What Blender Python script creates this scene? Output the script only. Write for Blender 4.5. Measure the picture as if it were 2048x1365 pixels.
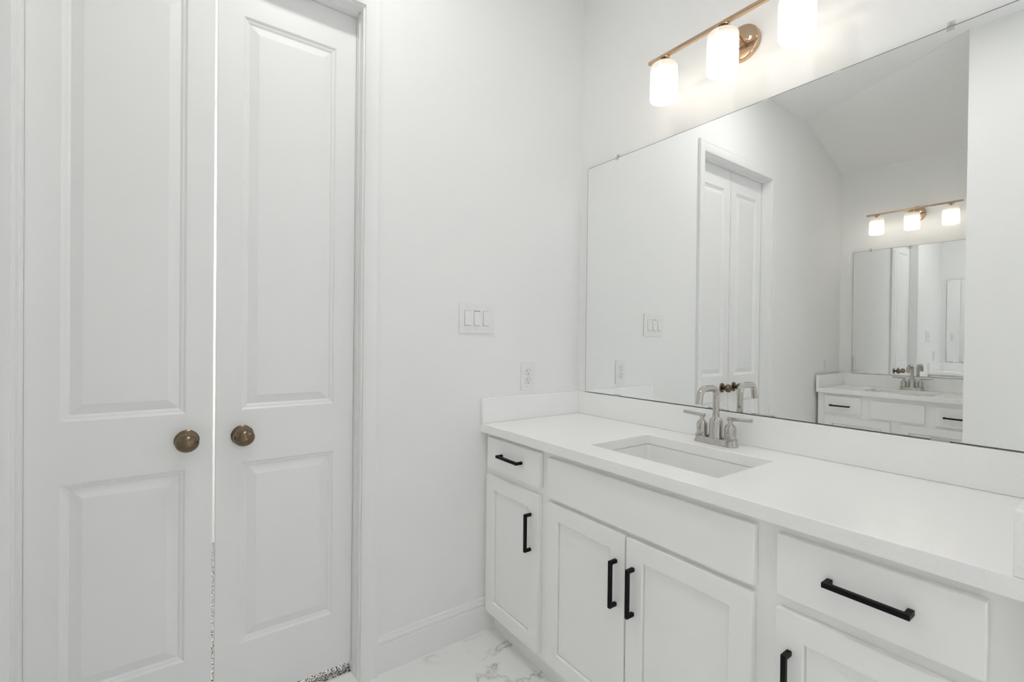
import bpy, bmesh, math
from math import sin, cos, pi, radians
from mathutils import Vector, Matrix

for o in list(bpy.data.objects):
    bpy.data.objects.remove(o, do_unlink=True)
S = bpy.context.scene
COL = S.collection

# ------------------------------------------------------------------ camera
cam_d = bpy.data.cameras.new('camera')
cam_d.sensor_width = 36.0
cam_d.lens = 939.44 / 2048 * 36.0
cam_d.clip_start = 0.02
cam = bpy.data.objects.new('camera', cam_d)
COL.objects.link(cam)
_a, _pt, _ro = radians(35.2) + .0149, -.0071, .0112
_F = Vector((-cos(_a) * cos(_pt), sin(_a) * cos(_pt), sin(_pt)))
_R = Vector((sin(_a), cos(_a), 0))
_U = _R.cross(_F)
_R, _U = cos(_ro) * _R + sin(_ro) * _U, -sin(_ro) * _R + cos(_ro) * _U
_M = Matrix((( _R.x, _U.x, -_F.x, 1.6581), (_R.y, _U.y, -_F.y, -1.6114), (_R.z, _U.z, -_F.z, 1.2326), (0, 0, 0, 1)))
cam.matrix_world = _M
S.camera = cam

# ------------------------------------------------------------------ world, exposure
W = bpy.data.worlds.new('daylight'); S.world = W
W.use_nodes = True
_bg = W.node_tree.nodes['Background']
_bg.inputs['Color'].default_value = (.82, .91, 1.0, 1)
_bg.inputs['Strength'].default_value = 1.4
_sun = bpy.data.lights.new('sun', 'SUN'); _sun.energy = 11.0; _sun.angle = radians(2.0); _sun.color = (1.0, .995, .985)
_so = bpy.data.objects.new('sun', _sun); COL.objects.link(_so)
_so.rotation_euler = Vector((-cos(radians(52)), .06, -sin(radians(52)))).to_track_quat('-Z', 'Y').to_euler()
S.view_settings.view_transform = 'Standard'
S.view_settings.look = 'None'
S.view_settings.gamma = 1.0
S.view_settings.use_curve_mapping = False
S.view_settings.exposure = 0.03
FILL_B_STRENGTH = 116.0
FILL_C_STRENGTH = 18.0
FILL_STRENGTH = 36.0       # unseen ceiling lights added to brighten the room
SHADE_STRENGTH = .02      # glow of the opal lamp glass
BULB_STRENGTH = 15.5    # bulbs of the vanity lights
CLOSET_STRENGTH = 420.0
try:
    c = S.cycles
    c.max_bounces = 18; c.diffuse_bounces = 10; c.glossy_bounces = 12
    c.transmission_bounces = 10; c.transparent_max_bounces = 12
    c.use_denoising = True
    c.denoiser = 'OPENIMAGEDENOISE'
    c.sample_clamp_indirect = 12.0
    c.caustics_reflective = True
    c.blur_glossy = 0.3
    c.caustics_refractive = False
except Exception:
    pass

# ------------------------------------------------------------------ materials
def mat(name, col, rough=.5, metal=0.0, spec=.5, bump=None, coat=0.0):
    m = bpy.data.materials.new(name); m.use_nodes = True
    nt = m.node_tree; b = nt.nodes['Principled BSDF']
    b.inputs['Base Color'].default_value = (*col, 1)
    b.inputs['Roughness'].default_value = rough
    b.inputs['Metallic'].default_value = metal
    b.inputs['Specular IOR Level'].default_value = spec
    b.inputs['Coat Weight'].default_value = coat
    if bump:
        sc, st, dist = bump
        tc = nt.nodes.new('ShaderNodeTexCoord')
        n = nt.nodes.new('ShaderNodeTexNoise'); n.inputs['Scale'].default_value = sc; n.inputs['Detail'].default_value = 4
        bp = nt.nodes.new('ShaderNodeBump'); bp.inputs['Strength'].default_value = st; bp.inputs['Distance'].default_value = dist
        nt.links.new(tc.outputs['Object'], n.inputs['Vector'])
        nt.links.new(n.outputs['Fac'], bp.inputs['Height'])
        nt.links.new(bp.outputs['Normal'], b.inputs['Normal'])
    return m

M = {}
M['wall'] = mat('wall_paint', (.87, .87, .862), .62, spec=.35, bump=(130, .20, .0012))
M['ceiling'] = mat('ceiling_paint', (.88, .88, .872), .85, spec=.2, bump=(120, .2, .001))
M['trim'] = mat('trim_paint', (.86, .86, .853), .33, spec=.45)
M['door'] = mat('door_paint', (.855, .855, .848), .36, spec=.45, bump=(300, .05, .0004))
M['cabinet'] = mat('cabinet_paint', (.925, .92, .91), .38, spec=.45, bump=(260, .04, .0004))
M['chrome'] = mat('polished_nickel', (.54, .52, .49), .06, 1.0)
M['gold'] = mat('polished_gold', (.58, .425, .295), .09, 1.0)
M['bronze'] = mat('aged_bronze', (.20, .147, .098), .24, 1.0, bump=(160, .05, .0005))
M['black'] = mat('matte_black', (.006, .006, .006), .5, spec=.15)
M['plastic'] = mat('white_plastic', (.84, .84, .83), .28, spec=.5)
M['porcelain'] = mat('porcelain', (.80, .80, .79), .08, spec=.5)
M['slot'] = mat('dark_slot', (.02, .02, .02), .6)
M['grey'] = mat('grey_print', (.35, .35, .35), .6)
M['silver'] = mat('mirror_silver', (.955, .965, .96), .0, 1.0)
M['edge'] = mat('glass_edge', (.13, .14, .137), .6, spec=.15)
M['gap'] = mat('painted_gap_shade', (.22, .22, .215), .7)  # flat grey painted as the shade in the gaps round rockers and sockets
M['caulk'] = mat('white_caulk', (.86, .86, .855), .5)
M['steel'] = mat('screw_steel', (.55, .54, .52), .3, 1.0)


def pane_mat(name, k):
    m = bpy.data.materials.new(name); m.use_nodes = True
    nt = m.node_tree
    for n in list(nt.nodes): nt.nodes.remove(n)
    out = nt.nodes.new('ShaderNodeOutputMaterial'); mx = nt.nodes.new('ShaderNodeMixShader')
    t = nt.nodes.new('ShaderNodeBsdfTransparent'); g = nt.nodes.new('ShaderNodeBsdfGlossy'); g.inputs['Roughness'].default_value = .02
    mx.inputs[0].default_value = k
    nt.links.new(t.outputs[0], mx.inputs[1]); nt.links.new(g.outputs[0], mx.inputs[2]); nt.links.new(mx.outputs[0], out.inputs[0])
    return m
M['pane'] = pane_mat('window_glass', .07)
M['clear'] = pane_mat('clear_plastic', .30)

def emit(name, col, st):
    m = bpy.data.materials.new(name); m.use_nodes = True
    b = m.node_tree.nodes['Principled BSDF']
    b.inputs['Base Color'].default_value = (.8, .8, .8, 1)
    b.inputs['Emission Color'].default_value = (*col, 1)
    b.inputs['Emission Strength'].default_value = st
    return m
M['bulb'] = emit('lamp_bulb', (1.0, .98, .95), BULB_STRENGTH)
M['unseen_can'] = emit('fill_lens', (1.0, .98, .96), FILL_STRENGTH)  # lenses of the fill lights added to the ceiling
M['unseen_can_b'] = emit('fill_lens_b', (1.0, .98, .96), FILL_B_STRENGTH)
M['unseen_can_c'] = emit('fill_lens_c', (1.0, .97, .94), FILL_C_STRENGTH)
M['closet_lamp'] = emit('closet_lens', (1.0, .98, .95), CLOSET_STRENGTH)

def shade_mat():
    """opal glass: lets the bulb's light through diffusely and glows evenly"""
    m = bpy.data.materials.new('opal_glass'); m.use_nodes = True
    nt = m.node_tree
    for n in list(nt.nodes): nt.nodes.remove(n)
    out = nt.nodes.new('ShaderNodeOutputMaterial')
    tr = nt.nodes.new('ShaderNodeBsdfTranslucent'); tr.inputs['Color'].default_value = (.98, .95, .90, 1)
    df = nt.nodes.new('ShaderNodeBsdfDiffuse'); df.inputs['Color'].default_value = (.86, .83, .78, 1)
    gl = nt.nodes.new('ShaderNodeBsdfGlossy'); gl.inputs['Roughness'].default_value = .12
    em = nt.nodes.new('ShaderNodeEmission'); em.inputs['Color'].default_value = (1, .95, .87, 1); em.inputs['Strength'].default_value = SHADE_STRENGTH
    m1 = nt.nodes.new('ShaderNodeMixShader'); m1.inputs[0].default_value = .45
    m2 = nt.nodes.new('ShaderNodeMixShader'); m2.inputs[0].default_value = .04
    ad = nt.nodes.new('ShaderNodeAddShader')
    L = nt.links.new
    L(df.outputs[0], m1.inputs[1]); L(tr.outputs[0], m1.inputs[2])
    L(m1.outputs[0], m2.inputs[1]); L(gl.outputs[0], m2.inputs[2])
    L(m2.outputs[0], ad.inputs[0]); L(em.outputs[0], ad.inputs[1]); L(ad.outputs[0], out.inputs[0])
    return m
M['opal'] = shade_mat()

def quartz():
    m = mat('white_quartz', (.85, .85, .845), .16, spec=.5)
    nt = m.node_tree; b = nt.nodes['Principled BSDF']
    tc = nt.nodes.new('ShaderNodeTexCoord'); n = nt.nodes.new('ShaderNodeTexNoise')
    n.inputs['Scale'].default_value = 240; n.inputs['Detail'].default_value = 2
    r = nt.nodes.new('ShaderNodeValToRGB')
    r.color_ramp.elements[0].position = .30; r.color_ramp.elements[0].color = (.895, .895, .888, 1)
    r.color_ramp.elements[1].position = .48; r.color_ramp.elements[1].color = (.925, .925, .917, 1)
    nt.links.new(tc.outputs['Object'], n.inputs['Vector']); nt.links.new(n.outputs['Fac'], r.inputs['Fac'])
    nt.links.new(r.outputs['Color'], b.inputs['Base Color'])
    return m
M['quartz'] = quartz()

def marble():
    m = mat('marble_tile', (.8, .8, .8), .22, spec=.5)
    nt = m.node_tree; b = nt.nodes['Principled BSDF']; L = nt.links.new
    tc = nt.nodes.new('ShaderNodeTexCoord')
    mp = nt.nodes.new('ShaderNodeMapping'); mp.inputs['Rotation'].default_value = (0, 0, .9); mp.inputs['Location'].default_value = (.37, .11, 0)
    L(tc.outputs['Object'], mp.inputs['Vector'])
    n1 = nt.nodes.new('ShaderNodeTexNoise'); n1.inputs['Scale'].default_value = 2.1; n1.inputs['Detail'].default_value = 7; n1.inputs['Roughness'].default_value = .55; n1.inputs['Distortion'].default_value = .9
    L(mp.outputs[0], n1.inputs['Vector'])
    # thin veins where the noise crosses .5
    sb = nt.nodes.new('ShaderNodeMath'); sb.operation = 'SUBTRACT'; sb.inputs[1].default_value = .5
    ab = nt.nodes.new('ShaderNodeMath'); ab.operation = 'ABSOLUTE'
    L(n1.outputs['Fac'], sb.inputs[0]); L(sb.outputs[0], ab.inputs[0])
    r = nt.nodes.new('ShaderNodeValToRGB')
    r.color_ramp.elements[0].position = 0.0; r.color_ramp.elements[0].color = (.44, .44, .435, 1)
    r.color_ramp.elements[1].position = .034; r.color_ramp.elements[1].color = (.87, .87, .862, 1)
    e = r.color_ramp.elements.new(.011); e.color = (.74, .74, .735, 1)
    L(ab.outputs[0], r.inputs['Fac'])
    n2 = nt.nodes.new('ShaderNodeTexNoise'); n2.inputs['Scale'].default_value = 1.9; n2.inputs['Detail'].default_value = 3
    L(mp.outputs[0], n2.inputs['Vector'])
    r2 = nt.nodes.new('ShaderNodeValToRGB')
    r2.color_ramp.elements[0].position = .44; r2.color_ramp.elements[0].color = (0, 0, 0, 1)
    r2.color_ramp.elements[1].position = .54; r2.color_ramp.elements[1].color = (1, 1, 1, 1)
    L(n2.outputs['Fac'], r2.inputs['Fac'])
    mx = nt.nodes.new('ShaderNodeMix'); mx.data_type = 'RGBA'
    mx.inputs[6].default_value = (.87, .87, .862, 1)
    L(r2.outputs['Color'], mx.inputs[0]); L(r.outputs['Color'], mx.inputs[7])
    # grout joints of the large tiles
    br = nt.nodes.new('ShaderNodeTexBrick'); br.inputs['Scale'].default_value = 1.0
    br.inputs['Color1'].default_value = (1, 1, 1, 1); br.inputs['Color2'].default_value = (1, 1, 1, 1); br.inputs['Mortar'].default_value = (.975, .975, .972, 1)
    br.inputs['Mortar Size'].default_value = .0022; br.inputs['Brick Width'].default_value = 1.2; br.inputs['Row Height'].default_value = .6
    mp2 = nt.nodes.new('ShaderNodeMapping'); mp2.inputs['Location'].default_value = (-.10, .05, 0)
    L(tc.outputs['Object'], mp2.inputs['Vector']); L(mp2.outputs[0], br.inputs['Vector'])
    ml = nt.nodes.new('ShaderNodeMix'); ml.data_type = 'RGBA'; ml.blend_type = 'MULTIPLY'; ml.inputs[0].default_value = 1
    L(mx.outputs[2], ml.inputs[6]); L(br.outputs['Color'], ml.inputs[7])
    L(ml.outputs[2], b.inputs['Base Color'])
    return m
M['marble'] = marble()

def carpet():
    m = mat('speckled_carpet', (.2, .2, .2), .95, spec=.1)
    nt = m.node_tree; b = nt.nodes['Principled BSDF']; L = nt.links.new
    tc = nt.nodes.new('ShaderNodeTexCoord'); n = nt.nodes.new('ShaderNodeTexNoise')
    n.inputs['Scale'].default_value = 170; n.inputs['Detail'].default_value = 3
    r = nt.nodes.new('ShaderNodeValToRGB')
    r.color_ramp.elements[0].position = .42; r.color_ramp.elements[0].color = (.035, .035, .037, 1)
    r.color_ramp.elements[1].position = .56; r.color_ramp.elements[1].color = (.72, .72, .71, 1)
    bp = nt.nodes.new('ShaderNodeBump'); bp.inputs['Strength'].default_value = .9; bp.inputs['Distance'].default_value = .01
    L(tc.outputs['Object'], n.inputs['Vector']); L(n.outputs['Fac'], r.inputs['Fac']); L(r.outputs['Color'], b.inputs['Base Color'])
    L(n.outputs['Fac'], bp.inputs['Height']); L(bp.outputs['Normal'], b.inputs['Normal'])
    return m
M['carpet'] = carpet()

# ------------------------------------------------------------------ helpers
def link(name, bm, m, parent=None, bevel=0.0, smooth=False, seg=2, recalc=True, angle=35):
    if recalc: bmesh.ops.recalc_face_normals(bm, faces=bm.faces)
    me = bpy.data.meshes.new(name); bm.to_mesh(me); bm.free()
    ms = m if isinstance(m, (list, tuple)) else [m]
    for k in ms: me.materials.append(M[k])
    o = bpy.data.objects.new(name, me); COL.objects.link(o)
    if parent: o.parent = parent
    if bevel:
        md = o.modifiers.new('bevel', 'BEVEL'); md.width = bevel; md.segments = seg; md.limit_method = 'ANGLE'; md.angle_limit = radians(30)
    if smooth:
        me.polygons.foreach_set('use_smooth', [True] * len(me.polygons))
        me.set_sharp_from_angle(angle=radians(angle))
    return o

def tag(o, label=None, cat=None, group=None, kind=None):
    if label: o['label'] = label
    if cat: o['category'] = cat
    if group: o['group'] = group
    if kind: o['kind'] = kind
    return o

def thing(name, loc, label, cat, group=None, kind=None):
    o = bpy.data.objects.new(name, None); COL.objects.link(o); o.location = loc; o.empty_display_size = .05
    return tag(o, label, cat, group, kind)

def box(bm, x0, x1, y0, y1, z0, z1, mi=0):
    r = bmesh.ops.create_cube(bm, size=1, matrix=Matrix.Translation(((x0 + x1) / 2, (y0 + y1) / 2, (z0 + z1) / 2)) @ Matrix.Diagonal((abs(x1 - x0), abs(y1 - y0), abs(z1 - z0), 1)))
    for f in {f for v in r['verts'] for f in v.link_faces}: f.material_index = mi
    return bm

def B(*boxes):
    bm = bmesh.new()
    for b in boxes: box(bm, *b)
    return bm

def prism(bm, poly, z0, z1):
    lo = [bm.verts.new((x, y, z0)) for x, y in poly]; hi = [bm.verts.new((x, y, z1)) for x, y in poly]
    n = len(poly)
    bm.faces.new(lo[::-1]); bm.faces.new(hi)
    for i in range(n): bm.faces.new((lo[i], lo[(i + 1) % n], hi[(i + 1) % n], hi[i]))
    return bm

def sweep(bm, prof, p0, p1, ax_u, ax_v):
    """straight extrusion of a closed 2-D profile (u,v) from p0 to p1"""
    p0, p1, ax_u, ax_v = map(Vector, (p0, p1, ax_u, ax_v))
    a = [bm.verts.new(p0 + ax_u * u + ax_v * v) for u, v in prof]
    b = [bm.verts.new(p1 + ax_u * u + ax_v * v) for u, v in prof]
    n = len(prof)
    bm.faces.new(a[::-1]); bm.faces.new(b)
    for i in range(n): bm.faces.new((a[i], a[(i + 1) % n], b[(i + 1) % n], b[i]))
    return bm

def mitre(bm, prof, corners, outs, up):
    """sweep of a closed profile round a path of corners; outs[i] is the direction (scaled for the mitre) in which profile u grows"""
    up = Vector(up); rings = []
    for c, o in zip(corners, outs):
        rings.append([bm.verts.new(Vector(c) + Vector(o) * u + up * v) for u, v in prof])
    n = len(prof)
    for a, b in zip(rings, rings[1:]):
        for i in range(n): bm.faces.new((a[i], a[(i + 1) % n], b[(i + 1) % n], b[i]))
    bm.faces.new(rings[0][::-1]); bm.faces.new(rings[-1])
    return bm

def lathe(bm, prof, mtx=None, seg=32):
    """prof = [(radius, height)...] round local Z; ends closed"""
    rings = []
    for r, h in prof:
        if r < 1e-6: rings.append([bm.verts.new((0, 0, h))])
        else: rings.append([bm.verts.new((r * cos(2 * pi * k / seg), r * sin(2 * pi * k / seg), h)) for k in range(seg)])
    vs = [v for r in rings for v in r]
    for a, b in zip(rings, rings[1:]):
        for k in range(seg):
            k2 = (k + 1) % seg
            if len(a) == 1 and len(b) == 1: continue
            if len(a) == 1: bm.faces.new((a[0], b[k2], b[k]))
            elif len(b) == 1: bm.faces.new((a[k], a[k2], b[0]))
            else: bm.faces.new((a[k], a[k2], b[k2], b[k]))
    for r, rev in ((rings[0], True), (rings[-1], False)):
        if len(r) > 1: bm.faces.new(r[::-1] if rev else r)
    if mtx is not None:
        for v in vs: v.co = mtx @ v.co
    return bm

def tube(bm, pts, rad, seg=20, caps=True):
    pts = [Vector(p) for p in pts]; n = len(pts); rings = []
    rads = rad if isinstance(rad, (list, tuple)) else [rad] * n
    ref = None
    for i, p in enumerate(pts):
        t = (pts[min(i + 1, n - 1)] - pts[max(i - 1, 0)]).normalized()
        if ref is None: ref = t.orthogonal().normalized()
        ref = (ref - t * ref.dot(t)).normalized(); bi = t.cross(ref)
        rings.append([bm.verts.new(p + (ref * cos(2 * pi * k / seg) + bi * sin(2 * pi * k / seg)) * rads[i]) for k in range(seg)])
    for a, b in zip(rings, rings[1:]):
        for k in range(seg): bm.faces.new((a[k], a[(k + 1) % seg], b[(k + 1) % seg], b[k]))
    if caps: bm.faces.new(rings[0][::-1]); bm.faces.new(rings[-1])
    return bm

def slab(bm, w, h, t, panels, prof, mtx):
    """a door slab: u 0..w, v 0..h, front face at n=0, back at n=-t; each panel (u0,u1,v0,v1) is sunk by prof [(inset,depth)...]"""
    us = sorted({0, w, *[p[0] for p in panels], *[p[1] for p in panels]})
    vs = sorted({0, h, *[p[2] for p in panels], *[p[3] for p in panels]})
    V = {}
    def vert(u, v, n):
        k = (round(u, 6), round(v, 6), round(n, 6))
        if k not in V: V[k] = bm.verts.new(mtx @ Vector((u, v, n)))
        return V[k]
    for i in range(len(us) - 1):
        for j in range(len(vs) - 1):
            cu, cv = (us[i] + us[i + 1]) / 2, (vs[j] + vs[j + 1]) / 2
            if any(p[0] < cu < p[1] and p[2] < cv < p[3] for p in panels): continue
            bm.faces.new([vert(us[i], vs[j], 0), vert(us[i + 1], vs[j], 0), vert(us[i + 1], vs[j + 1], 0), vert(us[i], vs[j + 1], 0)])
    for (a, b, c, d) in panels:
        prev = [vert(a, c, 0), vert(b, c, 0), vert(b, d, 0), vert(a, d, 0)]
        for ins, dep in prof:
            cur = [bm.verts.new(mtx @ Vector(q)) for q in ((a + ins, c + ins, -dep), (b - ins, c + ins, -dep), (b - ins, d - ins, -dep), (a + ins, d - ins, -dep))]
            for k in range(4): bm.faces.new((prev[k], prev[(k + 1) % 4], cur[(k + 1) % 4], cur[k]))
            prev = cur
        bm.faces.new(prev)
    # sides and back
    bk = {}
    def back(u, v):
        k = (round(u, 6), round(v, 6))
        if k not in bk: bk[k] = bm.verts.new(mtx @ Vector((u, v, -t)))
        return bk[k]
    for i in range(len(us) - 1):
        bm.faces.new([vert(us[i], 0, 0), back(us[i], 0), back(us[i + 1], 0), vert(us[i + 1], 0, 0)])
        bm.faces.new([vert(us[i], h, 0), vert(us[i + 1], h, 0), back(us[i + 1], h), back(us[i], h)])
    for j in range(len(vs) - 1):
        bm.faces.new([vert(0, vs[j], 0), vert(0, vs[j + 1], 0), back(0, vs[j + 1]), back(0, vs[j])])
        bm.faces.new([vert(w, vs[j], 0), back(w, vs[j]), back(w, vs[j + 1]), vert(w, vs[j + 1], 0)])
    ring = [back(u, 0) for u in us] + [back(w, v) for v in vs[1:]] + [back(u, h) for u in us[::-1][1:]] + [back(0, v) for v in vs[::-1][1:-1]]
    bm.faces.new(ring)
    return bm

def rot180(x, y, z=0):
    """local frame of a copy standing with its back to the opposite wall"""
    return Matrix.Translation((x, y, z)) @ Matrix.Rotation(pi, 4, 'Z')

# ------------------------------------------------------------------ the room
H = 2.97                 # main ceiling
FY = -1.98               # wall behind the camera
AX = 1.025               # corner where that wall turns into the alcove
BY = -3.26               # back of the alcove with the second vanity
RX = 4.1                 # end wall with the window
DL, DR, DT = -1.921, -1.066, 2.391      # clear door opening (jamb faces)

def struct(name, bm, m, label, cat, **k):
    return tag(link(name, bm, m, **k), label, cat, kind='structure')

# floor: tiles of the bathroom
bm = bmesh.new()
prism(bm, [(-.072, .1), (-.072, BY - .1), (RX + .1, BY - .1), (RX + .1, .1)], -.08, 0)
struct('floor', bm, 'marble', 'white marble tile floor with thin grey veins', 'floor')
# ceiling, main part (clipped corner towards the alcove)
bm = bmesh.new()
prism(bm, [(-.115, .115), (-.115, -2.5), (0, -2.5), (AX, FY), (RX + .1, FY), (RX + .1, .115)], H, H + .1)
struct('ceiling', bm, 'ceiling', 'flat white ceiling over the main vanity, seen in the mirror', 'ceiling')
# alcove ceiling slopes down from that edge to the back wall
bm = bmesh.new()
lo = [bm.verts.new(p) for p in ((-.03, -2.51, H), (AX + .01, FY, H), (AX + .01, BY - .01, 2.69), (-.03, BY - .01, 2.72))]
hi = [bm.verts.new(v.co + Vector((0, 0, .1))) for v in lo]
for a, b, c_ in ((0, 1, 2), (0, 2, 3)):
    bm.faces.new((lo[a], lo[c_], lo[b])); bm.faces.new((hi[a], hi[b], hi[c_]))
for i in range(4): bm.faces.new((lo[i], lo[(i + 1) % 4], hi[(i + 1) % 4], hi[i]))
struct('ceiling_alcove', bm, 'ceiling', 'sloping grey white alcove ceiling above the far vanity in the mirror', 'ceiling')

# walls
RO_L, RO_R, RO_T = DL - .018, DR + .018, DT + .018
struct('wall_left', B((-.115, 0, RO_R, .115, 0, H), (-.115, 0, -2.51, RO_L, 0, H), (-.115, 0, RO_L, RO_R, RO_T, H)),
       'wall', 'white wall on the left with the double closet doors', 'wall')
bm = bmesh.new(); prism(bm, [(-.115, -2.51), (0, -2.51), (-.022, BY - .1), (-.115, BY - .1)], 0, H)
struct('wall_alcove', bm, 'wall', 'white side wall of the alcove with a single outlet, in the mirror', 'wall')
struct('wall_back', B((0, RX, 0, .115, 0, H)), 'wall', 'white wall behind the large mirror and the main vanity', 'wall')
struct('wall_wing', B((1.5525, 1.668, -.555, 0, 0, 1.06)), 'wall', 'low white wing wall at the right end of the main vanity', 'wall')
WZ0, WZ1 = 1.00, 2.62
WY0, WY1 = -1.45, -.10     # window in the end wall
struct('wall_front', B((AX, RX, FY - .115, FY, 0, H)),
       'wall', 'bright white wall at the right edge of the mirror', 'wall')
struct('wall_alcove_side', B((AX, AX + .115, BY, FY - .115, 0, H)), 'wall', 'white wall on the hidden side of the far vanity', 'wall')
struct('wall_alcove_back', B((-.115, AX + .115, BY - .115, BY, 0, H)), 'wall', 'white wall behind the far vanity in the mirror', 'wall')
struct('wall_right', B((RX, RX + .115, FY - .115, WY0, 0, H), (RX, RX + .115, WY1, .115, 0, H), (RX, RX + .115, WY0, WY1, 0, WZ0), (RX, RX + .115, WY0, WY1, WZ1, H)),
       'wall', 'white end wall with a window, out of view on the right', 'wall')
def window(name, w_, h_, mtx, label):
    """local: x along the wall, y outwards, z up, origin at the lower left corner of the opening"""
    f = .05
    bm = B((0, f, .035, .085, 0, h_), (w_ - f, w_, .035, .085, 0, h_), (f, w_ - f, .035, .085, 0, f), (f, w_ - f, .035, .085, h_ - f, h_), (w_ / 2 - .015, w_ / 2 + .015, .040, .080, f, h_ - f))
    bmesh.ops.transform(bm, matrix=mtx, verts=bm.verts)
    w = struct(name, bm, 'trim', label, 'window')
    bm = B((f, w_ - f, .057, .063, f, h_ - f)); bmesh.ops.transform(bm, matrix=mtx, verts=bm.verts)
    link('window_pane', bm, 'pane', w)
    pl = bpy.data.lights.new('window_portal', 'AREA'); pl.shape = 'RECTANGLE'; pl.size = w_; pl.size_y = h_
    po = bpy.data.objects.new('window_portal', pl); COL.objects.link(po)
    po.matrix_world = mtx @ Matrix.Translation((w_ / 2, .105, h_ / 2)) @ Matrix.Rotation(-pi / 2, 4, 'X')
    pl.cycles.is_portal = True
window('window_1', WY1 - WY0, WZ1 - WZ0, Matrix.Translation((RX, WY1, WZ0)) @ Matrix.Rotation(-pi / 2, 4, 'Z'), 'white framed window in the end wall, out of view on the right')

# closet behind the doors
struct('floor_closet', B((-1.6, -.072, -2.6, -.4, -.08, .006)), 'carpet', 'dark speckled grey carpet showing under the closet doors', 'carpet')
struct('wall_closet', B((-1.7, -1.6, -2.7, -.3, 0, 2.6), (-1.6, -.115, -2.7, -2.6, 0, 2.6), (-1.6, -.115, -.4, -.3, 0, 2.6)), 'wall', 'white closet walls lit behind the gap between the doors', 'wall')
struct('ceiling_closet', B((-1.7, -.115, -2.7, -.3, 2.6, 2.7)), 'ceiling', 'white closet ceiling behind the doors', 'ceiling')

# ------------------------------------------------------------------ trim
CP = [(0, 0), (0, .0095), (.006, .0125), (.020, .0145), (.043, .0165), (.048, .0155), (.054, .0178), (.0615, .0178), (.0625, 0)]
ri = .006
a, b, t = DL - ri, DR + ri, DT + ri
bm = bmesh.new()
mitre(bm, CP, [(0, b, 0), (0, b, t), (0, a, t), (0, a, 0)], [(0, 1, 0), (0, 1, 1), (0, -1, 1), (0, -1, 0)], (1, 0, 0))
struct('trim_1', bm, 'trim', 'white moulded casing round the double closet doors', 'door casing', smooth=True, angle=50)
bm = B((-.115, 0, RO_L, DL, 0, RO_T), (-.115, 0, DR, RO_R, 0, RO_T), (-.115, 0, DL, DR, DT, RO_T))
box(bm, -.068, -.036, DL, DL + .0028, 0, DT); box(bm, -.068, -.036, DR - .0028, DR, 0, DT); box(bm, -.068, -.036, DL, DR, DT - .004, DT)
struct('trim_2', bm, 'trim', 'white door jamb and stop inside the closet casing', 'door jamb')

BP = [(0, 0), (.0135, 0), (.0135, .104), (.010, .108), (.010, .1115), (.0135, .115), (.0125, .124), (.0095, .128), (.0095, .1315), (.0075, .1385), (0, .139)]
def base(name, p0, p1, out, label):
    bm = bmesh.new(); sweep(bm, BP, p0, p1, out, (0, 0, 1))
    sweep(bm, [(.0135, 0), (.0175, 0), (.0135, .004)], p0, p1, out, (0, 0, 1))
    return struct(name, bm, 'trim', label, 'baseboard', smooth=True, angle=30)
base('baseboard_left', (0, b + .0625, 0), (0, -.487, 0), (1, 0, 0), 'white stepped baseboard between the door casing and the main vanity')
base('baseboard_alcove', (0, -2.51, 0), (0, a - .0625, 0), (1, 0, 0), 'white stepped baseboard left of the closet doors')
base('baseboard_front', (AX + .02, FY, 0), (RX - .01, FY, 0), (0, 1, 0), 'white stepped baseboard along the wall behind the camera')
base('baseboard_wing', (1.668, -.03, 0), (1.668, -.55, 0), (1, 0, 0), 'white stepped baseboard on the far side of the wing wall')
base('baseboard_back', (1.70, 0, 0), (RX, 0, 0), (0, -1, 0), 'white stepped baseboard right of the wing wall')

# ------------------------------------------------------------------ closet doors with knobs
DX = -.070
DOORPROF = [(.003, .0022), (.0065, .0055), (.0115, .0065), (.0175, .0110), (.045, .0025)]
def knob(parent, y, z, label):
    R_ = Matrix.Translation((DX, y, z)) @ Matrix.Rotation(pi / 2, 4, 'Y')
    bm = bmesh.new()
    pr = [(.011, .006), (.0095, .012), (.0095, .020), (.013, .0235)]
    n = 14
    for k in range(n + 1):
        th = radians(24) + (pi - radians(24)) * k / n
        pr.append((.0275 * sin(th) if k < n else 0, .0455 - .0235 * cos(th)))
    lathe(bm, pr, R_, 36)
    for v in bm.verts:      # egg shape: a little wider than tall
        v.co.y = y + (v.co.y - y) * 1.10
    k_ = tag(link('door_knob', bm, 'bronze', parent, smooth=True, angle=60), label)
    bm = bmesh.new()
    lathe(bm, [(.0325, .0001), (.0325, .003), (.030, .0055), (.024, .0075), (.016, .0095), (.0115, .012)], R_, 40)
    link('rosette', bm, 'bronze', k_, smooth=True, angle=40)

def closet_door(name, y0, y1, ky, label):
    m = Matrix(((0, 0, 1, DX), (1, 0, 0, y0), (0, 1, 0, .040), (0, 0, 0, 1)))
    w_, h_ = y1 - y0, 2.3875 - .040
    st = .069
    bm = bmesh.new()
    slab(bm, w_, h_, .035, [(st, w_ - st, .236 - .04, .822 - .04), (st, w_ - st, .991 - .04, 2.252 - .04)], DOORPROF, m)
    d = struct(name, bm, 'door', label, 'door')
    knob(d, ky, .9095, 'aged bronze egg shaped knob')
    return d
GAP = -1.4985
closet_door('door_1', DL + .003, GAP - .0042, GAP - .0705, 'left leaf of the white two-panel closet double door, knob at its right edge')
closet_door('door_2', GAP + .0042, DR - .003, GAP + .0765, 'right leaf of the white two-panel closet double door, knob at its left edge')

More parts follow.
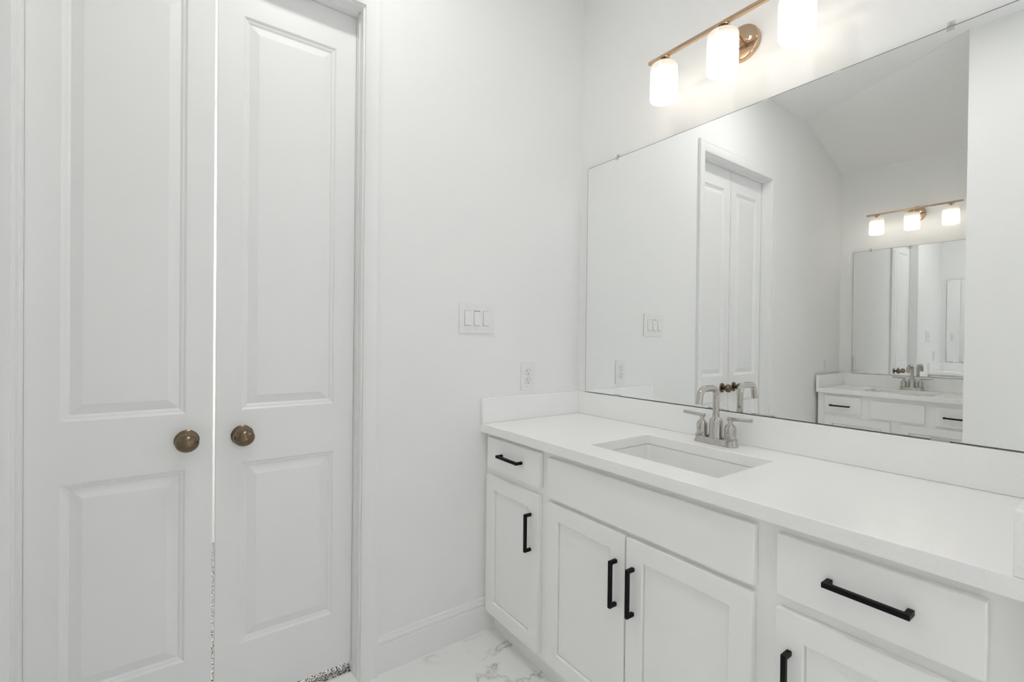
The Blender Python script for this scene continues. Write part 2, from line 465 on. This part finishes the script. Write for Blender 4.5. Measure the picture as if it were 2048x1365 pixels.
# ------------------------------------------------------------------ wall plates
def plate_frame(y, z, x=0.0):
    """local: u along wall (to the right as seen), v up, n out of the wall x=const facing +x"""
    return Matrix(((0, 0, 1, x), (1, 0, 0, y), (0, 1, 0, z), (0, 0, 0, 1)))
def lbox(bm, m, u0, u1, v0, v1, n0, n1):
    r = bmesh.ops.create_cube(bm, size=1, matrix=m @ Matrix.Translation(((u0 + u1) / 2, (v0 + v1) / 2, (n0 + n1) / 2)) @ Matrix.Diagonal((u1 - u0, v1 - v0, n1 - n0, 1)))
    return r['verts']

def switch_plate(y, z, label):
    r = thing('light_switch', (0, y, z), label, 'light switch')
    I = plate_frame(0, 0)
    bm = bmesh.new(); lbox(bm, I, -.0845, .0845, -.062, .062, .0002, .0062)
    p = link('cover_plate', bm, 'plastic', r, bevel=.0022, seg=3)
    for k in (-1, 0, 1):
        u = k * .0446 - .002
        bm = bmesh.new(); lbox(bm, I, u - .0168, u + .0168, -.0335, .0335, .006, .0065)
        link('switch_frame', bm, 'plastic', r, bevel=.0003)
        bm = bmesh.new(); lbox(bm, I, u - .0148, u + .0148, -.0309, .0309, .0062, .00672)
        link('rocker_gap_shade', bm, 'gap', r)  # grey sheet painted as the shade line round the rocker
        tilt = {-1: 5.0, 0: 6.5, 1: 2.0}[k]
        bm = bmesh.new(); vs = lbox(bm, I, -.0140, .0140, -.0300, .0300, -.0045, .0035)
        mt = I @ Matrix.Translation((u, 0, .0064)) @ Matrix.Rotation(radians(-tilt), 4, 'X') @ I.inverted()
        for v in vs: v.co = mt @ v.co
        link('rocker', bm, 'plastic', r, bevel=.0006)
        for s in (-1, 1):
            bm = bmesh.new(); lathe(bm, [(.0028, .0055), (.0028, .0066), (.002, .0069), (0, .0069)], I @ Matrix.Translation((u, s * .0475, 0)), 14)
            sc = link('screw', bm, 'plastic', r)
            bm = bmesh.new(); lbox(bm, I, u - .0004, u + .0004, s * .0475 - .0023, s * .0475 + .0023, .0065, .00705)
            link('screw_slot', bm, 'grey', sc)
    return r

def outlet(y, z, label, x=0.0):
    r = thing('wall_outlet', (x, y, z), label, 'outlet')
    I = plate_frame(0, 0)
    bm = bmesh.new(); lbox(bm, I, -.0380, .0380, -.0610, .0610, .0002, .0062)
    link('cover_plate', bm, 'plastic', r, bevel=.0022, seg=3)
    for s in (-1, 1):
        v0 = s * .0195
        bm = bmesh.new()
        pts = []
        for k in range(32):
            th = 2 * pi * k / 32
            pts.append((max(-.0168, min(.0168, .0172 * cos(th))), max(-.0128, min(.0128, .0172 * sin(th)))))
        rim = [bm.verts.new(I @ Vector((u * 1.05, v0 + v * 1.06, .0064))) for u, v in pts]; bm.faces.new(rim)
        so_rim = link('socket_gap_shade', bm, 'gap', r); bm = bmesh.new()  # grey face painted as the shade line round the socket
        lo = [bm.verts.new(I @ Vector((u, v0 + v, .0055))) for u, v in pts]; hi = [bm.verts.new(I @ Vector((u, v0 + v, .0071))) for u, v in pts]
        bm.faces.new(hi); bm.faces.new(lo[::-1])
        for k in range(32): bm.faces.new((lo[k], lo[(k + 1) % 32], hi[(k + 1) % 32], hi[k]))
        bmesh.ops.remove_doubles(bm, verts=bm.verts, dist=1e-6)
        so = link('socket', bm, 'plastic', r)
        bm = bmesh.new()
        lbox(bm, I, -.0078, -.0054, v0 + .0005, v0 + .0085, .0066, .0073); lbox(bm, I, .0054, .0074, v0 + .0012, v0 + .0078, .0066, .0073)
        lathe(bm, [(.0026, .0066), (.0026, .0073), (0, .0073)], I @ Matrix.Translation((0, v0 - .0072, 0)), 12)
        link('socket_slots', bm, 'slot', so)
    bm = bmesh.new(); lathe(bm, [(.0024, .0055), (.0024, .0066), (0, .0068)], I, 12)
    link('screw', bm, 'steel', r)
    bm = bmesh.new(); lbox(bm, I, -.0115, -.0035, -.0470, -.0458, .0061, .00645)
    link('printed_mark', bm, 'grey', r)
    return r

switch_plate(-.5868, 1.3108, 'white three-gang rocker light switch on the wall left of the mirror')
outlet(-.317, 1.0605, 'white duplex outlet above the side splash left of the mirror')
outlet(-2.914, 1.035, 'white duplex outlet beside the far vanity, seen only in the mirror', x=-.0105)

# ------------------------------------------------------------------ vanities
SHAKER = [(.0003, .0150), (.0032, .0150), (.0034, .0090)]
def pull(parent, c, horizontal, length=.137):
    """square black bar pull; c = centre on the front face (x, y, z), y is the face"""
    x, y, z = c; h = length / 2; s = .0051; d = .030
    bm = bmesh.new()
    # one U-shaped extrusion
    prof = [(-h, 0), (-h, d), (h, d), (h, 0), (h - 2 * s, 0), (h - 2 * s, d - 2 * s), (-h + 2 * s, d - 2 * s), (-h + 2 * s, 0)]
    if horizontal: A, Bv = Vector((1, 0, 0)), Vector((0, 0, 1))
    else: A, Bv = Vector((0, 0, 1)), Vector((1, 0, 0))
    O = Vector((x, y, z)); n = Vector((0, -1, 0))
    sweep(bm, prof, O - Bv * s, O + Bv * s, A, n)
    return link('pull_handle', bm, 'black', parent, bevel=.0009)

def front(name, root, x0, x1, z0, z1, yf, shaker):
    m = Matrix(((1, 0, 0, x0), (0, 0, -1, yf), (0, 1, 0, z0), (0, 0, 0, 1)))
    bm = bmesh.new(); w_, h_ = x1 - x0, z1 - z0; f = .055
    slab(bm, w_, h_, .0195, [(f, w_ - f, f, h_ - f)] if shaker else [], SHAKER, m)
    return link(name, bm, 'cabinet', root, bevel=.0028 if not shaker else .0022, seg=2)

YF = -.5475; YB = -.5275
def cabinet(spec, Wd, label, group, zs=0.0):
    """local frame: back at y=0, front towards -y, left end at x=0"""
    r = thing('vanity_cabinet', (0, 0, 0), label, 'vanity cabinet', group)
    top = .8393 + zs
    bm = bmesh.new()
    # carcass as open-topped box with panels, so that the sink hangs inside
    x0, x1 = .0015, Wd - .004
    zb = .078
    box(bm, x0, x0 + .016, YB + .0175, -.002, zb, top); box(bm, x1 - .016, x1, YB + .0175, -.002, zb, top)
    box(bm, x0, x1, YB + .0175, -.002, zb, zb + .016); box(bm, x0, x1, -.018, -.002, zb, top)
    link('carcass', bm, 'cabinet', r)
    box_ = bmesh.new(); box(box_, x0, x1, YB, YB + .0175, zb, top)
    link('face_frame', box_, 'cabinet', r, bevel=.001)
    bm = B((x0, x1, -.490, -.474, 0, zb), (x0, x0 + .016, -.474, -.01, 0, zb), (x1 - .016, x1, -.474, -.01, 0, zb)); link('toe_kick', bm, 'cabinet', r)
    bm = bmesh.new(); sweep(bm, [(0, 0), (.005, 0), (0, .005)], (x0, -.490, 0), (x1, -.490, 0), (0, -1, 0), (0, 0, 1)); link('caulk_bead', bm, 'caulk', r)
    for kind, a_, b_, c_, d_, h_ in spec:
        p = front(kind, r, a_, b_, c_ + zs, d_ + zs, YF, kind == 'door')
        if h_: pull(p, (h_[0], YF, h_[1] + zs), h_[2])
    return r

near = cabinet([
    ('drawer', .031, .371, .695, .823, (.203, .7645, True)),
    ('door', .028, .367, .099, .668, (.324, .5265, False)),
    ('false_front', .413, 1.130, .678, .8175, None),
    ('door', .413, .7605, .099, .663, (.7290, .5165, False)),
    ('door', .7665, 1.128, .099, .663, (.7925, .5165, False)),
    ('drawer', 1.178, 1.503, .684, .8155, (1.344, .7545, True)),
    ('door', 1.178, 1.503, .099, .656, (1.2075, .5085, False)),
], 1.5525, 'wide white vanity cabinet with shaker doors and black bar pulls under the main countertop', 'vanity cabinets')

ZT, TC, HS, D = .8746, .035, .1033, .565
def countertop(Wd, hole, sides, label, group, zs=0.0):
    r = thing('countertop', (0, 0, ZT + zs), label, 'countertop', group)
    hx0, hx1, hy0, hy1 = hole
    xs = [.001, hx0, hx1, Wd - .001]; ys = [-D, hy0, hy1, -.001]
    bm = bmesh.new(); V = {}
    def vt(i, j, z):
        if (i, j, z) not in V: V[(i, j, z)] = bm.verts.new((xs[i], ys[j], z))
        return V[(i, j, z)]
    for i in range(3):
        for j in range(3):
            if i == 1 and j == 1: continue
            for z in (0, -TC): bm.faces.new([vt(i, j, z), vt(i + 1, j, z), vt(i + 1, j + 1, z), vt(i, j + 1, z)])
    def wall(p, q): bm.faces.new([vt(*p, 0), vt(*q, 0), vt(*q, -TC), vt(*p, -TC)])
    for i in range(3): wall((i, 0), (i + 1, 0)); wall((i, 3), (i + 1, 3)); wall((0, i), (0, i + 1)); wall((3, i), (3, i + 1))
    for p, q in (((1, 1), (2, 1)), ((2, 1), (2, 2)), ((2, 2), (1, 2)), ((1, 2), (1, 1))): wall(p, q)
    link('slab', bm, 'quartz', r, bevel=.0022, seg=2)
    link('backsplash', B((.001, Wd - .001, -.0205, -.001, .0003, HS)), 'quartz', r, bevel=.0016)
    if 'l' in sides: link('side_splash', B((.001, .0205, -D + .0003, -.0208, .0003, HS)), 'quartz', r, bevel=.0016)
    if 'r' in sides: link('side_splash', B((Wd - .0205, Wd - .001, -D + .0003, -.0208, .0003, HS)), 'quartz', r, bevel=.0016)
    return r
HOLE = (.535, .991, -.4615, -.1595)
ctop = countertop(1.5525, HOLE, 'lr', 'long white quartz countertop with backsplash and side splashes on the main vanity', 'countertops')

def rrect(x0, x1, y0, y1, r, n=6):
    out = []
    for cx, cy, a0 in ((x1 - r, y1 - r, 0), (x0 + r, y1 - r, pi / 2), (x0 + r, y0 + r, pi), (x1 - r, y0 + r, 3 * pi / 2)):
        for k in range(n + 1):
            t_ = a0 + pi / 2 * k / n; out.append((cx + r * cos(t_), cy + r * sin(t_)))
    return out
def sink(hole, label, group, zs=0.0):
    x0, x1, y0, y1 = hole; zt = ZT - TC - .0004 + zs
    r = thing('sink', ((x0 + x1) / 2, (y0 + y1) / 2, zt - .15), label, 'sink', group)
    O = Vector(r.location)
    bm = bmesh.new(); rings = []
    def ring(g, z, rad, sh=0.0):
        rings.append([bm.verts.new(Vector((x, y, z)) - O) for x, y in rrect(x0 - g, x1 + g, y0 - g + sh, y1 + g, rad)])
    ring(.024, zt - .014, .012); ring(.024, zt, .012); ring(.003, zt, .010); ring(-.002, zt - .006, .014)
    ring(-.012, zt - .088, .022); ring(-.030, zt - .118, .035); ring(-.070, zt - .129, .05)
    rings.append([bm.verts.new(Vector(((x0 + x1) / 2 + .024 * cos(2 * pi * k / 28 + pi / 28), (y0 + y1) / 2 + .024 * sin(2 * pi * k / 28 + pi / 28), zt - .132)) - O) for k in range(28)])
    inner_end = len(rings)
    # outside of the bowl
    ring2 = []
    def oring(g, z, rad): ring2.append([bm.verts.new(Vector((x, y, z)) - O) for x, y in rrect(x0 - g, x1 + g, y0 - g, y1 + g, rad)])
    oring(.012, zt - .016, .016); oring(-.003, zt - .096, .026); oring(-.024, zt - .130, .04)
    for rs in (rings, ):
        for a_, b_ in zip(rs, rs[1:]):
            n = len(a_)
            for k in range(n): bm.faces.new((a_[k], a_[(k + 1) % n], b_[(k + 1) % n], b_[k]))
    bm.faces.new(rings[-1])
    chain = [rings[0]] + ring2
    for a_, b_ in zip(chain, chain[1:]):
        n = len(a_)
        for k in range(n): bm.faces.new((a_[k], b_[k], b_[(k + 1) % n], a_[(k + 1) % n]))
    bm.faces.new(ring2[-1])
    link('basin', bm, 'porcelain', r, smooth=True, angle=50)
    bm = bmesh.new(); lathe(bm, [(.0235, zt - .1325 - O.z), (.0235, zt - .1300 - O.z), (.018, zt - .1285 - O.z), (.015, zt - .1295 - O.z), (0, zt - .1285 - O.z)], None, 28)
    link('drain', bm, 'chrome', r, smooth=True)
    return r
sk = sink(HOLE, 'rectangular white undermount sink below the nearer chrome faucet', 'sinks')

def arc(c, r, a0, a1, n, plane='yz'):
    return [Vector((c[0], c[1] + r * cos(a0 + (a1 - a0) * k / n), c[2] + r * sin(a0 + (a1 - a0) * k / n))) for k in range(n + 1)]

def faucet(loc, label, group):
    r = thing('faucet', loc, label, 'faucet', group)
    # base plate: rounded stadium with a stepped foot
    bm = bmesh.new()
    def stad(hx, hy, z, n=10):
        out = []
        for s in (1, -1):
            for k in range(n + 1):
                t_ = (-pi / 2 + pi * k / n) + (0 if s > 0 else pi); out.append((s * (hx - hy) + hy * cos(t_), hy * sin(t_), z))
        return out
    rs = [[bm.verts.new(p) for p in stad(*q)] for q in ((.078, .0265, 0), (.078, .0265, .004), (.0745, .0235, .008), (.0735, .0228, .019), (.0715, .021, .0215))]
    for a_, b_ in zip(rs, rs[1:]):
        n = len(a_)
        for k in range(n): bm.faces.new((a_[k], a_[(k + 1) % n], b_[(k + 1) % n], b_[k]))
    bm.faces.new(rs[0][::-1]); bm.faces.new(rs[-1])
    link('base_plate', bm, 'chrome', r, smooth=True, angle=40)
    # spout: bell body then a tube bending forward and down
    bm = bmesh.new()
    lathe(bm, [(.0235, .0205), (.0235, .026), (.0218, .029), (.0218, .0775), (.0200, .084), (.0125, .0905), (.0115, .093)], None, 32)
    sb = link('spout_body', bm, 'chrome', r, smooth=True, angle=40)
    bm = bmesh.new(); R0 = .028; zt_ = .193
    pts = [(0, 0, .090), (0, 0, .12), (0, 0, zt_ - R0)] + arc((0, -R0, zt_ - R0), R0, 0, pi / 2, 9)[1:]
    pts += [Vector((0, -.054, zt_))] + arc((0, -.0715, zt_ - R0), R0, pi / 2, pi * .95, 9)
    e = pts[-1]; dr = (pts[-1] - pts[-2]).normalized(); pts.append(e + dr * .024)
    tube(bm, pts, .0112, 24)
    sp = link('spout', bm, 'chrome', sb, smooth=True, angle=50)
    bm = bmesh.new(); tube(bm, [e + dr * .0235, e + dr * .028], .0119, 24); link('aerator', bm, 'chrome', sp, smooth=True, angle=40)
    for s in (-1, 1):
        bm = bmesh.new()
        lathe(bm, [(.0232, .0205), (.0232, .026), (.0185, .0275), (.0185, .062), (.0165, .068), (.0075, .0775), (.0062, .090)], Matrix.Translation((s * .052, 0, 0)), 28)
        h = link('handle', bm, 'chrome', r, smooth=True, angle=40)
        bm = bmesh.new(); tube(bm, [(s * .042, 0, .0925), (s * .049, 0, .0925), (s * .090, 0, .0945), (s * .124, 0, .0963)], .0062, 18)
        link('lever', bm, 'chrome', h, smooth=True, angle=50, bevel=.0008)
    return r
fc = faucet((.7655, -.087, ZT), 'chrome two-handle centerset faucet behind the nearer sink', 'faucets')

def mirror(x0, x1, z0, z1, label, group, clips):
    r = thing('wall_mirror', (x0, 0, z0), label, 'mirror', group)
    w_, h_ = x1 - x0, z1 - z0
    # glass plate; the silvering stops short of the ground edge all round
    bm = bmesh.new(); box(bm, 0, w_, -.0086, -.0026, 0, h_, 1)
    bm.normal_update()
    fr = [f for f in bm.faces if f.normal.y < -.9]
    bmesh.ops.inset_region(bm, faces=fr, thickness=.0024, depth=0)
    fr[0].material_index = 0
    link('mirror_glass', bm, ['silver', 'edge'], r, recalc=False)
    for cx in clips[0]:
        u = cx - x0
        bm = B((u - .0075, u + .0075, -.0108, -.0090, h_ - .010, h_ + .002), (u - .0075, u + .0075, -.0108, -.0004, h_ + .0006, h_ + .0026), (u - .0075, u + .0075, -.0042, -.0004, h_ + .0026, h_ + .016))
        cl = link('top_clip', bm, 'clear', r)
        bm = bmesh.new(); lathe(bm, [(.0034, 0), (.0034, .0014), (.002, .002), (0, .002)], Matrix.Translation((u, -.0042, h_ + .0100)) @ Matrix.Rotation(pi / 2, 4, 'X'), 12)
        link('clip_screw', bm, 'steel', cl)
    for cx in clips[1]:
        u = cx - x0
        bm = B((u - .019, u + .019, -.0102, -.0088, -.0012, .0055), (u - .019, u + .019, -.0102, -.0004, -.0022, -.0008))
        link('bottom_clip', bm, 'steel', r)
    return r
MZ0, MZ1 = .9800, 2.0380
mir = mirror(.0545, 1.530, MZ0, MZ1, 'large frameless mirror on clear clips above the main vanity', 'wall mirrors', ([.2354, 1.3384], [.2528, 1.333]))

# ------------------------------------------------------------------ vanity light bars
def vanity_light(loc, label, group):
    """loc = wall point at the middle of the bar height; local -y points into the room"""
    r = thing('vanity_light', loc, label, 'wall light', group)
    Y = -.133; zb = .0; sp_ = .2292
    bm = bmesh.new(); Rm = Matrix.Translation((0, -.0005, -.022)) @ Matrix.Rotation(pi / 2, 4, 'X')
    lathe(bm, [(.060, 0), (.060, .016), (.0585, .0195), (.055, .0215), (0, .0220)], Rm, 48)
    bp_ = link('back_plate', bm, 'gold', r, smooth=True, angle=40)
    for zz in (.020, -.026):
        bm = bmesh.new(); lathe(bm, [(.0042, .021), (.0042, .028), (.003, .030), (0, .030)], Matrix.Translation((.026, 0, -.022 + zz * .3)) @ Matrix.Rotation(pi / 2, 4, 'X'), 14)
        link('cap_nut', bm, 'gold', bp_, smooth=True)
    bm = bmesh.new(); tube(bm, [(0, -.018, -.010), (0, -.060, -.006), (0, Y + .004, zb)], .0062, 16)
    link('arm', bm, 'gold', r, smooth=True, angle=50)
    bm = bmesh.new(); box(bm, -.297, .297, Y - .0075, Y + .0075, zb - .0065, zb + .0065)
    link('bar', bm, 'gold', r, bevel=.0022, seg=3)
    for k in (-1, 0, 1):
        x = k * sp_
        T = Matrix.Translation((x, Y, zb))
        bm = bmesh.new(); lathe(bm, [(0, -.0062), (.020, -.0066), (.021, -.0095), (.0195, -.0115), (.0065, -.0125), (.0065, -.024), (.021, -.0262), (.0225, -.0292), (.0225, -.0318), (0, -.0318)], T, 28)
        fit = link('shade_holder', bm, 'gold', r, smooth=True, angle=40)
        # opal glass cylinder with rounded shoulder and a slightly hollow opal bottom
        t0, z0 = -.0320, -.1640
        Rr = .0490
        pr = [(.012, t0), (Rr - .012, t0)] + [(Rr - .012 + .012 * sin(pi / 2 * q / 6), t0 - .012 + .012 * cos(pi / 2 * q / 6)) for q in range(1, 7)]
        pr += [(Rr, z0 + .05), (Rr, z0 + .005), (Rr - .0015, z0 + .0012), (Rr - .004, z0), (Rr - .010, z0 + .0015), (0, z0 + .003)]
        bm = bmesh.new(); lathe(bm, pr, T, 48)
        link('glass_shade', bm, 'opal', r, smooth=True, angle=40)
        bm = bmesh.new(); lathe(bm, [(.012, -.0318), (.013, -.046), (.024, -.054), (.037, -.070), (.037, -.074), (0, -.080)], T, 32); so = link('added_baffle', bm, 'plastic', fit)  # unseen flared cup added to keep the bulb's light off the shade's top
        bm = bmesh.new(); bmesh.ops.create_uvsphere(bm, u_segments=20, v_segments=12, radius=.024, matrix=T @ Matrix.Translation((0, 0, -.122)) @ Matrix.Diagonal((1, 1, 1.15, 1)))
        link('bulb', bm, 'bulb', so, smooth=True, angle=80)
    return r
vl = vanity_light((.797, 0, 2.2845), 'gold three-light bar with white glass cylinders above the large mirror', 'vanity lights')

# ------------------------------------------------------------------ the second vanity, in the alcove (the big mirror shows it)
# built in the same local frame, then turned round: local x runs from its right end as one faces it
FW = 1.0
fz = -.0235
def mx_(x): return FW + .012 - x           # place in the turned frame
def flip(spec):
    out = []
    for kind, a_, b_, c_, d_, h_ in spec:
        out.append((kind, mx_(b_), mx_(a_), c_, d_, (mx_(h_[0]), h_[1], h_[2]) if h_ else None))
    return out
far_spec = [
    ('drawer', .070, .318, .684, .818, (.180, .743, True)),
    ('false_front', .382, .697, .674, .806, None),
    ('drawer', .752, .985, .672, .806, (.868, .737, True)),
    ('door', .070, .502, .099, .655, (.470, .50, False)),
    ('door', .556, .985, .099, .655, (.585, .50, False)),
]
def place(o, x, y):
    l = Matrix.Translation(o.location)
    o.matrix_world = Matrix.Translation((x, y, 0)) @ Matrix.Rotation(pi, 4, 'Z') @ l
FX = FW + .012
c2 = cabinet(flip(far_spec), FW, 'narrower white vanity cabinet seen only in the large mirror', 'vanity cabinets', zs=fz)
place(c2, FX, BY)
h2 = (mx_(.735), mx_(.295), -.4615, -.1595)
t2 = countertop(FW, h2, 'lr', 'shorter white quartz countertop seen only in the large mirror', 'countertops', zs=fz); place(t2, FX, BY)
s2 = sink(h2, 'white undermount sink of the far vanity, seen only in the mirror', 'sinks', zs=fz); place(s2, FX, BY)

def copy_tree(o, parent=None):
    c_ = o.copy(); COL.objects.link(c_)
    if parent: c_.parent = parent; c_.matrix_parent_inverse = o.matrix_parent_inverse
    for ch in list(o.children): copy_tree(ch, c_)
    return c_
f2 = copy_tree(fc); f2['label'] = 'nickel two-handle faucet on the far vanity, seen only in the mirror'
f2.location = (.515, BY + .087, ZT + fz); f2.rotation_euler = (0, 0, pi)
v2 = copy_tree(vl); v2['label'] = 'gold three-light bar over the far vanity, seen only in the mirror'
v2.location = (.5086, BY, 2.2845); v2.rotation_euler = (0, 0, pi)
m2 = mirror(0, .90, MZ0, MZ1, 'smaller frameless mirror behind the far vanity, seen only in the large mirror', 'wall mirrors', ([.10, .775], [.20, .70]))
m2.location = (.979, BY, MZ0 + fz); m2.rotation_euler = (0, 0, pi)

# ------------------------------------------------------------------ unseen ceiling lamps: fill lights added to the room, and the closet lamp
def unseen_can(x, y, z, m, label):
    r = thing('unseen_ceiling_light', (x, y, z), label, 'ceiling light')
    bm = bmesh.new()
    seg = 40; pr = [(.095, -.0002), (.095, -.004), (.088, -.006), (.076, -.004), (.074, -.0002)]
    rings = [[bm.verts.new((rr * cos(2 * pi * q / seg), rr * sin(2 * pi * q / seg), zz)) for q in range(seg)] for rr, zz in pr]; rings.append(rings[0])
    for a_, b_ in zip(rings, rings[1:]):
        for q in range(seg): bm.faces.new((a_[q], a_[(q + 1) % seg], b_[(q + 1) % seg], b_[q]))
    link('trim_ring', bm, 'trim', r, smooth=True)
    bm = bmesh.new(); lathe(bm, [(.074, -.0006), (.074, -.0025), (0, -.0025)], None, 40); link('lens', bm, m, r)
    return r
unseen_can(1.5, -1.4, H, 'unseen_can', 'unseen round ceiling light added as fill above the camera')
unseen_can(.6, -1.2, H, 'unseen_can_b', 'unseen round ceiling light added as fill in front of the closet doors')
unseen_can(2.6, -.8, H, 'unseen_can_c', 'unseen round ceiling light added as fill beyond the wing wall')
unseen_can(-.85, -.85, 2.6, 'closet_lamp', 'round recessed light inside the closet behind the doors')
